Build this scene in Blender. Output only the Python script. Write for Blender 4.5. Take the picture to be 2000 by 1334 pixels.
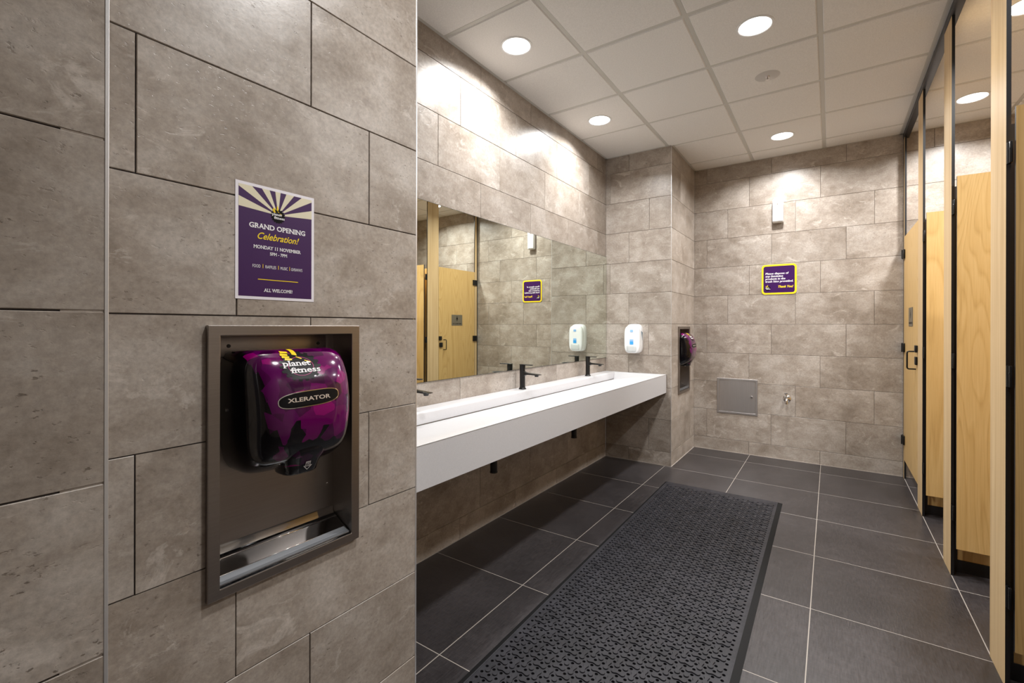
import bpy, bmesh, math, random
from mathutils import Vector, Matrix

for o in list(bpy.data.objects):
    bpy.data.objects.remove(o, do_unlink=True)
S = bpy.context.scene
COL = S.collection
PI = math.pi

# ---------------------------------------------------------------- camera
F_PX, YAW, ROLL, CAM_H, CY = 900.84, 0.6046, 0.0022, 1.3041, 637.09
R_ = Vector((math.cos(YAW), math.sin(YAW), 0)); F_ = Vector((-math.sin(YAW), math.cos(YAW), 0)); U_ = Vector((0, 0, 1))
R2 = R_ * math.cos(ROLL) + U_ * math.sin(ROLL); U2 = U_ * math.cos(ROLL) - R_ * math.sin(ROLL)
cam = bpy.data.cameras.new('camera'); camo = bpy.data.objects.new('camera', cam); COL.objects.link(camo)
cam.sensor_width = 36; cam.lens = F_PX * 36 / 2000; cam.shift_y = (CY - 667) / 2000; cam.clip_start = 0.02
mw_ = Matrix.Identity(4)
for i in range(3):
    mw_[i][0], mw_[i][1], mw_[i][2] = R2[i], U2[i], -F_[i]
mw_[0][3], mw_[1][3], mw_[2][3] = 0, 0, CAM_H
camo.matrix_world = mw_
S.camera = camo

# ---------------------------------------------------------------- world, exposure
W = bpy.data.worlds.new('world'); S.world = W; W.use_nodes = True
W.node_tree.nodes['Background'].inputs[0].default_value = (0.9, 0.95, 1, 1)
W.node_tree.nodes['Background'].inputs[1].default_value = 0.15
S.view_settings.view_transform = 'Standard'; S.view_settings.look = 'None'
S.view_settings.gamma = 1; S.view_settings.use_curve_mapping = False
S.view_settings.exposure = 0.0
LIGHT_W = 26.0
LIGHT_COL = (1.0, 0.995, 0.99)

# ---------------------------------------------------------------- room dimensions (metres)
XL0, XA, XB = -1.0443, -1.2195, -1.8668      # near left wall, dryer wall, mirror wall
YL0, YN, YC, YD = 0.262, 1.163, 4.368, 5.2454  # edges along the room
XP = 0.522                                   # front plane of the cubicles
XR, YS, Y0 = 2.05, 1.475, -1.55
ZC = 2.991
ZS, TP = 1.3285, 0.3

# ---------------------------------------------------------------- helpers
def mesh_obj(name, verts, faces, mat=None, parent=None, smooth=False, mats=None, fm=None):
    me = bpy.data.meshes.new(name); me.from_pydata([tuple(v) for v in verts], [], faces)
    bm = bmesh.new(); bm.from_mesh(me); bmesh.ops.recalc_face_normals(bm, faces=bm.faces); bm.to_mesh(me); bm.free()
    for m in (mats or ([mat] if mat else [])): me.materials.append(m)
    if fm:
        for p, i in zip(me.polygons, fm): p.material_index = i
    if smooth:
        for p in me.polygons: p.use_smooth = True
    o = bpy.data.objects.new(name, me); COL.objects.link(o)
    if parent: o.parent = parent
    return o

def link(name, me, parent=None, loc=(0, 0, 0), rotz=0):
    o = bpy.data.objects.new(name, me); COL.objects.link(o); o.location = loc; o.rotation_euler = (0, 0, rotz)
    if parent: o.parent = parent
    return o

def bm_obj(name, bm, mat, parent=None, smooth=False, angle=None, mats=None):
    me = bpy.data.meshes.new(name); bmesh.ops.recalc_face_normals(bm, faces=bm.faces); bm.to_mesh(me); bm.free()
    for m in (mats or [mat]): me.materials.append(m)
    if smooth:
        for p in me.polygons: p.use_smooth = True
        if angle:
            me.set_sharp_from_angle(angle=angle)
    o = bpy.data.objects.new(name, me); COL.objects.link(o)
    if parent: o.parent = parent
    return o

def bx(bm, x0, x1, y0, y1, z0, z1, bev=0, seg=2, mi=0):
    r = bmesh.ops.create_cube(bm, size=1)
    vs = r['verts']
    for v in vs:
        v.co = Vector((x0 + (v.co.x + .5) * (x1 - x0), y0 + (v.co.y + .5) * (y1 - y0), z0 + (v.co.z + .5) * (z1 - z0)))
    fs = {f for v in vs for f in v.link_faces}
    for f in fs: f.material_index = mi
    if bev:
        es = list({e for v in vs for e in v.link_edges})
        rr = bmesh.ops.bevel(bm, geom=es, offset=bev, segments=seg, profile=.5, affect='EDGES')
        for f in rr['faces']: f.material_index = mi

def box(name, b, mat, parent=None, bev=0.0, seg=2):
    bm = bmesh.new(); bx(bm, *b, bev=bev, seg=seg)
    return bm_obj(name, bm, mat, parent, smooth=bev > 0, angle=.7)

def cyl(bm, p0, p1, r0, r1=None, n=24, mi=0):
    p0, p1 = Vector(p0), Vector(p1); r1 = r0 if r1 is None else r1
    d = p1 - p0; q = d.to_track_quat('Z', 'Y')
    a = [bm.verts.new(p0 + q @ Vector((r0 * math.cos(t), r0 * math.sin(t), 0))) for t in [2 * PI * i / n for i in range(n)]]
    b = [bm.verts.new(p1 + q @ Vector((r1 * math.cos(t), r1 * math.sin(t), 0))) for t in [2 * PI * i / n for i in range(n)]]
    fs = [bm.faces.new((a[i], a[(i + 1) % n], b[(i + 1) % n], b[i])) for i in range(n)]
    fs += [bm.faces.new(a), bm.faces.new(b)]
    for f in fs: f.material_index = mi

def tube(bm, pts, r, n=12):
    pts = [Vector(p) for p in pts]; rings = []
    for i, p in enumerate(pts):
        d = (pts[min(i + 1, len(pts) - 1)] - pts[max(i - 1, 0)]).normalized()
        q = d.to_track_quat('Z', 'Y'); rr = r[i] if isinstance(r, (list, tuple)) else r
        rings.append([bm.verts.new(p + q @ Vector((rr * math.cos(2 * PI * k / n), rr * math.sin(2 * PI * k / n), 0))) for k in range(n)])
    for a, b in zip(rings, rings[1:]):
        best = min(range(n), key=lambda s: sum((a[k].co - b[(k + s) % n].co).length for k in range(0, n, 3)))
        for k in range(n):
            bm.faces.new((a[k], a[(k + 1) % n], b[(k + 1 + best) % n], b[(k + best) % n]))
    bm.faces.new(rings[0]); bm.faces.new(rings[-1])

def loft(bm, rings, cap=True, mi=0):
    vr = [[bm.verts.new(p) for p in r] for r in rings]; n = len(vr[0])
    for a, b in zip(vr, vr[1:]):
        for k in range(n):
            f = bm.faces.new((a[k], a[(k + 1) % n], b[(k + 1) % n], b[k])); f.material_index = mi
    if cap:
        for r in (vr[0], vr[-1]):
            f = bm.faces.new(r); f.material_index = mi

def thing(name, label, cat, loc=(0, 0, 0), group=None):
    o = bpy.data.objects.new(name, None); COL.objects.link(o); o.location = loc; o.empty_display_size = .05
    o['label'] = label; o['category'] = cat
    if group: o['group'] = group
    return o

def tag(o, label, cat, group=None):
    o['label'] = label; o['category'] = cat
    if group: o['group'] = group
    return o

def struct(o):
    o['kind'] = 'structure'; return o

# ---- flat and wrapped print: 2-D shapes mapped by fn(x, y, layer)
def text_polys(txt, size, bold=0.0, shear=0.0, align='CENTER', width=None, sx=1.0, slab=0.0):
    c = bpy.data.curves.new('t', 'FONT'); c.body = txt; c.size = size; c.align_x = align; c.offset = bold * size
    c.shear = shear; c.resolution_u = 3
    o = bpy.data.objects.new('t', c); COL.objects.link(o)
    bpy.context.view_layer.update()
    me = o.to_mesh(); vs = [(v.co.x * sx, v.co.y) for v in me.vertices]; fs = [tuple(p.vertices) for p in me.polygons]
    o.to_mesh_clear(); bpy.data.objects.remove(o); bpy.data.curves.remove(c)
    if slab:
        cnt = {}
        for f in fs:
            for a, b in zip(f, f[1:] + f[:1]):
                k_ = (min(a, b), max(a, b)); cnt.setdefault(k_, []).append(f)
        ex = []
        for (a, b), ff in cnt.items():
            if len(ff) != 1: continue
            (xa, ya), (xb, yb) = vs[a], vs[b]; L = abs(xa - xb)
            if abs(ya - yb) < .004 * size and .04 * size < L < .24 * size:
                cyy_ = sum(vs[i][1] for i in ff[0]) / len(ff[0]); h = slab * size; e = .062 * size
                up = 1 if cyy_ > ya else -1
                x0, x1 = min(xa, xb) - e, max(xa, xb) + e
                dz = .45 + .25 * (len(ex) % 2); ex.append(([(x0, ya, dz), (x1, ya, dz), (x1, ya + up * h, dz), (x0, ya + up * h, dz)], [(0, 1, 2, 3)]))
        vs, fs = merge((vs, fs), *ex)
    if width and vs:
        xs = [v[0] for v in vs]; k = width / (max(xs) - min(xs)); vs = [(v[0] * k,) + tuple(v[1:]) for v in vs]
        if align == 'CENTER':
            xs = [v[0] for v in vs]; m = (max(xs) + min(xs)) / 2; vs = [(v[0] - m,) + tuple(v[1:]) for v in vs]
    return vs, fs

def shift(p, dx, dy, rot=0.0):
    c, s = math.cos(rot), math.sin(rot)
    return [(q[0] * c - q[1] * s + dx, q[0] * s + q[1] * c + dy) + tuple(q[2:]) for q in p[0]], p[1]

def poly(pts): return list(pts), [tuple(range(len(pts)))]

def rrect(w, h, r, cx=0, cy=0, n=6):
    pts = []
    for k, (sx, sy) in enumerate(((1, 1), (-1, 1), (-1, -1), (1, -1))):
        for i in range(n + 1):
            a = PI / 2 * (k + i / n)
            pts.append((cx + sx * (w / 2 - r) + r * math.cos(a), cy + sy * (h / 2 - r) + r * math.sin(a)))
    return pts

def annulus(o, i):
    n = len(o); return list(o) + list(i), [(k, (k + 1) % n, n + (k + 1) % n, n + k) for k in range(n)]

def merge(*ps):
    vs, fs = [], []
    for v, f in ps:
        b = len(vs); vs += v; fs += [tuple(b + i for i in q) for q in f]
    return vs, fs

def printed(name, p, fn, layer, mat, parent=None, fine=0.0):
    bm = bmesh.new(); vv = [bm.verts.new((q[0], q[1], q[2] if len(q) > 2 else 0)) for q in p[0]]
    for f in p[1]:
        try: bm.faces.new([vv[i] for i in f])
        except ValueError: pass
    if fine:
        bmesh.ops.triangulate(bm, faces=bm.faces)
        for _ in range(8):
            es = [e for e in bm.edges if e.calc_length() > fine]
            if not es: break
            bmesh.ops.subdivide_edges(bm, edges=es, cuts=1)
            bmesh.ops.triangulate(bm, faces=bm.faces)
    for v in bm.verts: v.co = Vector(fn(v.co.x, v.co.y, layer + v.co.z))
    me = bpy.data.meshes.new(name); bm.to_mesh(me); bm.free(); me.materials.append(mat)
    o = bpy.data.objects.new(name, me); COL.objects.link(o)
    if parent: o.parent = parent
    return o

# ---------------------------------------------------------------- materials
def srgb(r, g, b):
    f = lambda c: (c / 255 / 12.92) if c / 255 <= .04045 else ((c / 255 + .055) / 1.055) ** 2.4
    return (f(r), f(g), f(b), 1)

def mat(name, col=(.8, .8, .8, 1), rough=.5, metal=0.0, spec=.5, coat=0.0, coatr=.05, emit=None, es=0):
    m = bpy.data.materials.new(name); m.use_nodes = True; b = m.node_tree.nodes['Principled BSDF']
    b.inputs['Base Color'].default_value = col; b.inputs['Roughness'].default_value = rough
    b.inputs['Metallic'].default_value = metal; b.inputs['Specular IOR Level'].default_value = spec
    b.inputs['Coat Weight'].default_value = coat; b.inputs['Coat Roughness'].default_value = coatr
    if emit: b.inputs['Emission Color'].default_value = emit; b.inputs['Emission Strength'].default_value = es
    return m

class G:
    def __init__(s, m): s.t = m.node_tree; s.b = s.t.nodes['Principled BSDF']
    def n(s, typ, **k):
        x = s.t.nodes.new(typ)
        for a, v in k.items(): setattr(x, a, v)
        return x
    def l(s, a, b): s.t.links.new(a, b)
    def coords(s, scale=(1, 1, 1), rand=True, rot=(0, 0, 0)):
        tc = s.n('ShaderNodeTexCoord'); out = tc.outputs['Object']
        if rand:
            oi = s.n('ShaderNodeObjectInfo'); mu = s.n('ShaderNodeVectorMath', operation='MULTIPLY'); mu.inputs[1].default_value = (37.3, 53.1, 71.7)
            s.l(oi.outputs['Random'], mu.inputs[0]); ad = s.n('ShaderNodeVectorMath', operation='ADD'); s.l(out, ad.inputs[0]); s.l(mu.outputs[0], ad.inputs[1]); out = ad.outputs[0]
        mp = s.n('ShaderNodeMapping'); mp.inputs['Scale'].default_value = scale; mp.inputs['Rotation'].default_value = rot; s.l(out, mp.inputs['Vector']); return mp.outputs[0]
    def noise(s, vec, scale, detail=4, rough=.55, dist=0.0):
        x = s.n('ShaderNodeTexNoise'); x.inputs['Scale'].default_value = scale; x.inputs['Detail'].default_value = detail
        x.inputs['Roughness'].default_value = rough; x.inputs['Distortion'].default_value = dist; s.l(vec, x.inputs['Vector']); return x.outputs['Fac']
    def ramp(s, fac, stops, interp='LINEAR'):
        r = s.n('ShaderNodeValToRGB'); r.color_ramp.interpolation = interp; e = r.color_ramp.elements
        e[0].position, e[0].color = stops[0]; e[1].position, e[1].color = stops[-1]
        for p, c in stops[1:-1]:
            q = e.new(p); q.color = c
        s.l(fac, r.inputs['Fac']); return r.outputs['Color']
    def mix(s, a, b, fac, mode='MIX'):
        x = s.n('ShaderNodeMix', data_type='RGBA', blend_type=mode)
        for v, i in ((fac, 0), (a, 6), (b, 7)):
            if isinstance(v, (float, int, tuple)): x.inputs[i].default_value = v
            else: s.l(v, x.inputs[i])
        return x.outputs[2]
    def math(s, op, a, b=0.0, c=None):
        x = s.n('ShaderNodeMath', operation=op)
        for i, v in enumerate((a, b) if c is None else (a, b, c)):
            if isinstance(v, (float, int)): x.inputs[i].default_value = v
            else: s.l(v, x.inputs[i])
        return x.outputs[0]
    def bump(s, h, strength, dist=.001):
        x = s.n('ShaderNodeBump'); x.inputs['Strength'].default_value = strength; x.inputs['Distance'].default_value = dist
        s.l(h, x.inputs['Height']); s.l(x.outputs[0], s.b.inputs['Normal'])

def g_(v): return (v, v, v, 1)

def make_tile():
    m = mat('wall_tile', rough=.36, spec=.5); g = G(m)
    v = g.coords((1, 1, 1)); vs = g.coords((.8, 1, 1.25))
    big = g.noise(v, 3.2, 5, .6, .3); med = g.noise(vs, 11, 6, .65, .4); fine = g.noise(v, 90, 4, .7)
    c = g.ramp(g.mix(big, med, .45), [(.37, srgb(144, 132, 120)), (.5, srgb(167, 156, 145)), (.63, srgb(187, 178, 169))])
    # chalky marks
    wn = g.noise(vs, 7, 8, .7, 1.2); wm = g.ramp(wn, [(.585, g_(0)), (.625, g_(.4)), (.68, g_(.65))])
    c = g.mix(c, srgb(204, 195, 186), wm)
    # small dark pits
    pn = g.noise(g.coords((1, 1, 1.9)), 62, 3, .6); pm = g.ramp(pn, [(.635, g_(0)), (.70, g_(1))])
    area = g.ramp(g.noise(v, 5, 3, .5), [(.45, g_(0)), (.6, g_(.75))])
    c = g.mix(c, srgb(104, 92, 81), g.mix(pm, area, 1.0, 'MULTIPLY'))
    c = g.mix(c, g.ramp(fine, [(.3, g_(.8)), (.7, g_(1.12))]), 1.0, 'MULTIPLY')
    oi = g.n('ShaderNodeObjectInfo'); br = g.ramp(oi.outputs['Random'], [(0, g_(.93)), (1, g_(1.05))])
    c = g.mix(c, br, 1.0, 'MULTIPLY'); g.l(c, g.b.inputs['Base Color'])
    g.l(g.math('MULTIPLY_ADD', med, .22, .22), g.b.inputs['Roughness'])
    g.bump(g.math('ADD', g.math('MULTIPLY', fine, .35), g.math('SUBTRACT', med, g.math('MULTIPLY', pm, .6))), .35, .0012)
    return m

def make_floor():
    m = mat('floor_tile', rough=.32, spec=.5); g = G(m)
    v = g.coords((1, 1, 1)); st = g.coords((120, 14, 1)); st2 = g.coords((14, 120, 1))
    a = g.noise(v, 2.2, 4, .6); b = g.noise(st, 1.6, 4, .6, .2); b2 = g.noise(st2, 1.3, 3, .6)
    c = g.ramp(g.mix(g.mix(b, b2, .35), a, .4), [(.36, srgb(41, 38, 39)), (.5, srgb(54, 51, 52)), (.66, srgb(70, 66, 67))])
    g.l(c, g.b.inputs['Base Color']); g.l(g.math('MULTIPLY_ADD', b, .18, .23), g.b.inputs['Roughness'])
    g.bump(b, .25, .0008)
    return m

def make_wood(name, c0, c1, c2, cathedral, seed=0):
    m = mat(name, rough=.42, spec=.4); g = G(m)
    if cathedral:
        v = g.coords((1, 1, .16)); d = g.noise(v, 5, 3, .5)
        tc = g.coords((1, 1, .10)); 
        n1 = g.noise(tc, 4.2, 2, .45, .6)
        rings = g.math('FRACT', g.math('MULTIPLY', n1, 22.0))
        rr = g.ramp(rings, [(0, g_(.36)), (.2, g_(.66)), (.8, g_(.56)), (1, g_(.36))])
    else:
        v = g.coords((9, 9, .25)); n1 = g.noise(v, 3.0, 3, .6)
        rr = g.ramp(n1, [(.3, g_(.1)), (.7, g_(.9))])
    fn = g.noise(g.coords((1, 1, .03)), 160, 3, .6)
    k = g.mix(rr, fn, .42)
    c = g.ramp(k, [(.2, c0), (.5, c1), (.8, c2)])
    g.l(c, g.b.inputs['Base Color']); g.bump(fn, .12, .0006)
    return m

def brushed(name, col, rough, axis='z', streak=.12, spec=.5):
    m = mat(name, col, rough, metal=1.0); g = G(m)
    sc = {'z': (120, 120, 2), 'y': (120, 2, 120), 'x': (2, 120, 120)}[axis]
    n = g.noise(g.coords(sc), 2.5, 3, .6)
    g.l(g.math('MULTIPLY_ADD', n, streak, rough - streak / 2), g.b.inputs['Roughness'])
    g.l(g.mix(col, g.ramp(n, [(.3, g_(.95)), (.7, g_(1.03))]), 1.0, 'MULTIPLY'), g.b.inputs['Base Color'])
    return m

M_TILE = make_tile(); M_FLOOR = make_floor()
M_GROUT = mat('wall_grout', srgb(84, 80, 82), .9); M_GROUTL = mat('wall_grout_light', srgb(126, 119, 114), .9); M_FGROUT = mat('floor_grout', srgb(152, 144, 136), .85)
M_WOOD = make_wood('oak_laminate_door', srgb(176, 138, 82), srgb(205, 168, 107), srgb(224, 190, 132), True)
M_PIL = make_wood('oak_laminate_pilaster', srgb(196, 163, 116), srgb(212, 181, 136), srgb(223, 195, 152), False)
M_BLACK = mat('black_edge', srgb(22, 22, 25), .38); M_BLACKH = mat('black_hardware', srgb(14, 14, 15), .32)
M_RAIL = mat('charcoal_rail', srgb(62, 63, 68), .4, metal=.6)
M_CHROME = mat('chrome', (.86, .86, .87, 1), .09, metal=1)
M_TRIM = mat('satin_trim', (.82, .82, .83, 1), .34, metal=.75)
M_STEEL = brushed('brushed_steel_frame', (.38, .345, .32, 1), .32, 'y', .05)
M_STEELB = brushed('brushed_steel_panel', (.40, .36, .33, 1), .36, 'y', .05)
M_STEELP = brushed('steel_access_panel', (.66, .63, .62, 1), .42, 'z', .03)
M_POL = mat('polished_tray', (.5, .5, .51, 1), .10, metal=1)
g = G(M_POL); g.l(g.ramp(g.noise(g.coords((1, 1, 1)), 22, 5, .7), [(.4, g_(.04)), (.7, g_(.16))]), g.b.inputs['Roughness'])
M_LIP = brushed('tray_lip_steel', (.34, .35, .37, 1), .42, 'y', .12)
M_WHITE = mat('white_solid_surface', srgb(240, 238, 237), .28); g = G(M_WHITE)
g.l(g.ramp(g.noise(g.coords((1, 1, 1), False), 300, 2, .5), [(.3, srgb(196, 195, 197)), (.7, srgb(204, 203, 205))]), g.b.inputs['Base Color'])
M_PLAST = mat('white_plastic', srgb(242, 243, 244), .25); M_PLASG = mat('grey_plastic', srgb(205, 208, 208), .35)
M_MIRR = mat('mirror_silver', (.79, .835, .765, 1), .0, metal=1.0); M_GEDGE = mat('mirror_edge', srgb(48, 54, 50), .3)
M_CEIL = mat('mineral_tile', srgb(214, 212, 210), .95, spec=.2); g = G(M_CEIL)
cn = g.noise(g.coords((1, 1, 1)), 150, 3, .7)
g.l(g.ramp(cn, [(.3, srgb(222, 220, 217)), (.7, srgb(237, 235, 232))]), g.b.inputs['Base Color']); g.bump(cn, .35, .0015)
M_TBAR = mat('ceiling_tee', srgb(198, 196, 190), .5)
M_LTRIM = mat('light_trim', srgb(232, 232, 232), .4)
M_LENS = mat('lamp_lens', (1, 1, 1, 1), .3, emit=(1, .985, .96, 1), es=9)
M_RUB = mat('black_rubber', srgb(62, 61, 65), .5, spec=.35); g = G(M_RUB)
rn = g.noise(g.coords((1, 1, 1), False), 9, 5, .65)
g.l(g.ramp(rn, [(.35, srgb(29, 28, 32)), (.65, srgb(42, 41, 46))]), g.b.inputs['Base Color'])
g.l(g.ramp(g.noise(g.coords((1, 1, 1), False), 45, 4, .6), [(.3, g_(.38)), (.7, g_(.6))]), g.b.inputs['Roughness'])
M_RUBD = mat('black_rubber_edge', srgb(15, 15, 16), .7, spec=.2)
M_PURP = mat('print_purple', srgb(58, 14, 80), .4); M_CREAM = mat('print_cream', srgb(226, 218, 190), .5)
M_PAPER = mat('poster_paper', srgb(238, 234, 240), .5); M_YEL = mat('print_yellow', srgb(250, 216, 20), .45)
M_INK = mat('print_black', srgb(12, 11, 14), .35, spec=.2); M_INKW = mat('print_white', srgb(245, 243, 245), .45)
M_SPURP = mat('sign_purple', srgb(54, 0, 80), .35); M_PINK = mat('print_pink', srgb(205, 35, 135), .35)
M_BLUE = mat('dispenser_blue', srgb(70, 170, 240), .35); M_BLUEL = mat('dispenser_pale_blue', srgb(150, 195, 245), .35)
M_SLOT = mat('dispenser_window', srgb(90, 120, 135), .15)
M_PLATE = mat('door_plate', srgb(128, 120, 104), .4, metal=.4)
M_SILV = mat('silver_letters', srgb(214, 202, 190), .3, metal=.4)

def make_shell():
    m = mat('dryer_shell', rough=.14, spec=.35, coat=.6, coatr=.04); g = G(m)
    v = g.coords((1, 1, 1), False)
    vo = g.n('ShaderNodeTexVoronoi', distance='EUCLIDEAN'); vo.inputs['Scale'].default_value = 27; vo.inputs['Randomness'].default_value = 1
    nz = g.n('ShaderNodeTexNoise'); nz.inputs['Scale'].default_value = 30; g.l(v, nz.inputs['Vector'])
    va = g.n('ShaderNodeVectorMath', operation='MULTIPLY_ADD'); va.inputs[1].default_value = (.004, .004, .004); g.l(nz.outputs['Color'], va.inputs[0]); g.l(v, va.inputs[2])
    g.l(va.outputs[0], vo.inputs['Vector'])
    sep = g.n('ShaderNodeSeparateColor'); g.l(vo.outputs['Color'], sep.inputs[0])
    mg = g.ramp(sep.outputs[0], [(0, srgb(68, 0, 60)), (.25, srgb(98, 0, 82)), (.5, srgb(84, 0, 76)), (.78, srgb(132, 0, 98)), (.92, srgb(52, 0, 48))], 'CONSTANT')
    sx = g.n('ShaderNodeSeparateXYZ'); g.l(v, sx.inputs[0])
    # black areas of the printed design: the sides, the base and loose shards
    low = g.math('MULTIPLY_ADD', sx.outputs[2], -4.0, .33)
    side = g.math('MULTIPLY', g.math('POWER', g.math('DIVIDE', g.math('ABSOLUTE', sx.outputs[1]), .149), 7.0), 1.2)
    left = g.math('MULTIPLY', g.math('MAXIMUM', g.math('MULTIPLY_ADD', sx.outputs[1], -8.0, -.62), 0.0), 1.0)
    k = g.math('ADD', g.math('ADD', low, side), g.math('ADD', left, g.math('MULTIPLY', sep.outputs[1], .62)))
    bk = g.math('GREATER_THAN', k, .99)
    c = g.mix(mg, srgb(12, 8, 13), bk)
    g.l(c, g.b.inputs['Base Color']); return m
M_SHELL = make_shell()

# ---------------------------------------------------------------- solid plate with rectangular holes, local frame: x along, y depth (front at 0, body to +y), z up
def plate_mesh(name, u0, u1, v0, v1, t, holes=(), bev=0.0, m=None):
    if not holes and bev:
        b = bev
        V = [(u0, t, v0), (u1, t, v0), (u1, t, v1), (u0, t, v1), (u0, b, v0), (u1, b, v0), (u1, b, v1), (u0, b, v1),
             (u0 + b, 0, v0 + b), (u1 - b, 0, v0 + b), (u1 - b, 0, v1 - b), (u0 + b, 0, v1 - b)]
        Fc = [(0, 3, 2, 1), (8, 9, 10, 11)]
        for i in range(4):
            j = (i + 1) % 4; Fc += [(i, j, 4 + j, 4 + i), (4 + i, 4 + j, 8 + j, 8 + i)]
    else:
        us = sorted({u0, u1} | {h for H in holes for h in H[:2] if u0 < h < u1})
        vs = sorted({v0, v1} | {h for H in holes for h in H[2:] if v0 < h < v1})
        solid = {}
        for i in range(len(us) - 1):
            for j in range(len(vs) - 1):
                cu, cv = (us[i] + us[i + 1]) / 2, (vs[j] + vs[j + 1]) / 2
                solid[i, j] = not any(H[0] < cu < H[1] and H[2] < cv < H[3] for H in holes)
        V, Fc, idx = [], [], {}
        def vt(i, j, y):
            if (i, j, y) not in idx: idx[i, j, y] = len(V); V.append((us[i], y, vs[j]))
            return idx[i, j, y]
        for (i, j), s in solid.items():
            if not s: continue
            Fc.append((vt(i, j, 0), vt(i + 1, j, 0), vt(i + 1, j + 1, 0), vt(i, j + 1, 0)))
            Fc.append((vt(i, j, t), vt(i, j + 1, t), vt(i + 1, j + 1, t), vt(i + 1, j, t)))
            for (di, dj, a, b) in ((-1, 0, (0, 0), (0, 1)), (1, 0, (1, 0), (1, 1)), (0, -1, (0, 0), (1, 0)), (0, 1, (0, 1), (1, 1))):
                if not solid.get((i + di, j + dj), False):
                    Fc.append((vt(i + a[0], j + a[1], 0), vt(i + b[0], j + b[1], 0), vt(i + b[0], j + b[1], t), vt(i + a[0], j + a[1], t)))
    me = bpy.data.meshes.new(name); me.from_pydata(V, [], Fc)
    bm = bmesh.new(); bm.from_mesh(me); bmesh.ops.recalc_face_normals(bm, faces=bm.faces); bm.to_mesh(me); bm.free()
    if m: me.materials.append(m)
    return me

TILE_CACHE = {}
def tile_mesh(w, h, t=.009, bev=.0012):
    k = (round(w, 4), round(h, 4))
    if k not in TILE_CACHE:
        TILE_CACHE[k] = plate_mesh('tile', -w / 2, w / 2, -h / 2, h / 2, t, bev=bev, m=M_TILE)
    return TILE_CACHE[k]

# a wall: origin, direction along (unit), outward normal is the local -y; rotz turns local x to the direction
def tiled_wall(name, origin, rotz, length, joints, z0=0.0, z1=ZC, holes=(), gap=.0024, thick=.10, i0=0.0, i1=0.0, grout=None):
    """joints(k) -> list of joint positions along the wall in row k (k = 0 is the row above ZS)"""
    ga = .0045
    w = link(name, plate_mesh(name, i0, length - i1, z0, z1, thick - ga, holes, m=grout or M_GROUTL), None, origin, rotz)
    w.data.transform(Matrix.Translation((0, ga, 0)))
    struct(w)
    for k in range(-5, 6):
        a, b = max(z0, ZS + TP * k), min(z1, ZS + TP * (k + 1))
        if b - a < .01: continue
        js = sorted(j for j in joints(k) if .012 < j < length - .012)
        e0, e1 = (.0 if not i0 else .0008), (length if not i1 else length - .0008)
        ed = [e0] + js + [e1]
        for u, v in zip(ed, ed[1:]):
            u0 = u + (gap / 2 if u > e0 else 0); u1 = v - (gap / 2 if v < e1 else 0)
            v0 = a + gap / 2; v1 = b - (gap / 2 if b < z1 else 0)
            hs = [H for H in holes if H[0] < u1 and H[1] > u0 and H[2] < v1 and H[3] > v0]
            cu, cv = (u0 + u1) / 2, (v0 + v1) / 2
            if hs:
                me = plate_mesh('tile', u0 - cu, u1 - cu, v0 - cv, v1 - cv, .009, [(H[0] - cu, H[1] - cu, H[2] - cv, H[3] - cv) for H in hs], m=M_TILE)
            else:
                me = tile_mesh(u1 - u0, v1 - v0)
            link('tile', me, w, (cu, 0, cv))
    return w

def per(base, off):           # periodic 603 mm joints measured from an origin
    return lambda k: [base[k % 3] - off + .6045 * n for n in range(-12, 14)]

# walls whose face looks to +X: local x must run along +Y and local -y must be +X  -> rotz = +90 deg gives x->+Y, y->-X
R90 = PI / 2
KIT = (.494, .906, .652, 1.298)            # recess cut-out of the dryer box (Y0, Y1, Z0, Z1)
tiled_wall('wall_left', (XL0, Y0, 0), R90, YL0 - Y0, lambda k: [x - Y0 for x in ((-.35, -.95), (-.15, -.75, -1.35), (-.55, -1.15))[k % 3]], gap=.003, grout=M_GROUT)
tiled_wall('wall_left.001', (XA, YL0 - .03, 0), R90, YN - YL0 + .03, per({0: .556, 1: .3525, 2: .7555}, YL0 - .03),
           holes=[(KIT[0] - YL0 + .03, KIT[1] - YL0 + .03, KIT[2], KIT[3])], i1=.013, gap=.003, grout=M_GROUT)
tiled_wall('wall_left.002', (XB, YN, 0), R90, YC - YN, per({2: 2.343, 1: 2.144, 0: 1.948}, YN), thick=.1)
tiled_wall('wall_left.003', (XA, YC, 0), R90, YD - YC, lambda k: [(.52,), (.32,), (.72,)][k % 3], i0=.013,
           holes=[(.235, .647, KIT[2], KIT[3])])
# niche end seen in the mirror, faces +Y: local x -> -X
tiled_wall('wall_front', (XA - .010, YN, 0), PI, abs(XB - XA) - .010, lambda k: [(.25,), (.45,), (.12,)][k % 3], thick=.05)
# walls facing -Y: rotz = 0
PJ = {5: -1.628, 4: -1.822, 3: -1.427, 2: -1.628, 1: -1.822, 0: -1.628, -1: -1.432, -2: -1.628, -3: -1.822, -4: -1.432, -5: -1.628}
tiled_wall('wall_back', (XB, YC, 0), 0, XA - XB, lambda k: [PJ[k] - XB, PJ[k] - XB + .6, PJ[k] - XB - .6], i1=.013)
FJ = {2: -1.091, 1: -.685, 0: -.886}
tiled_wall('wall_back.001', (XA, YD, 0), 0, XR - XA, lambda k: [FJ[k % 3] - XA + .604 * n for n in range(-1, 7)])
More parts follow.
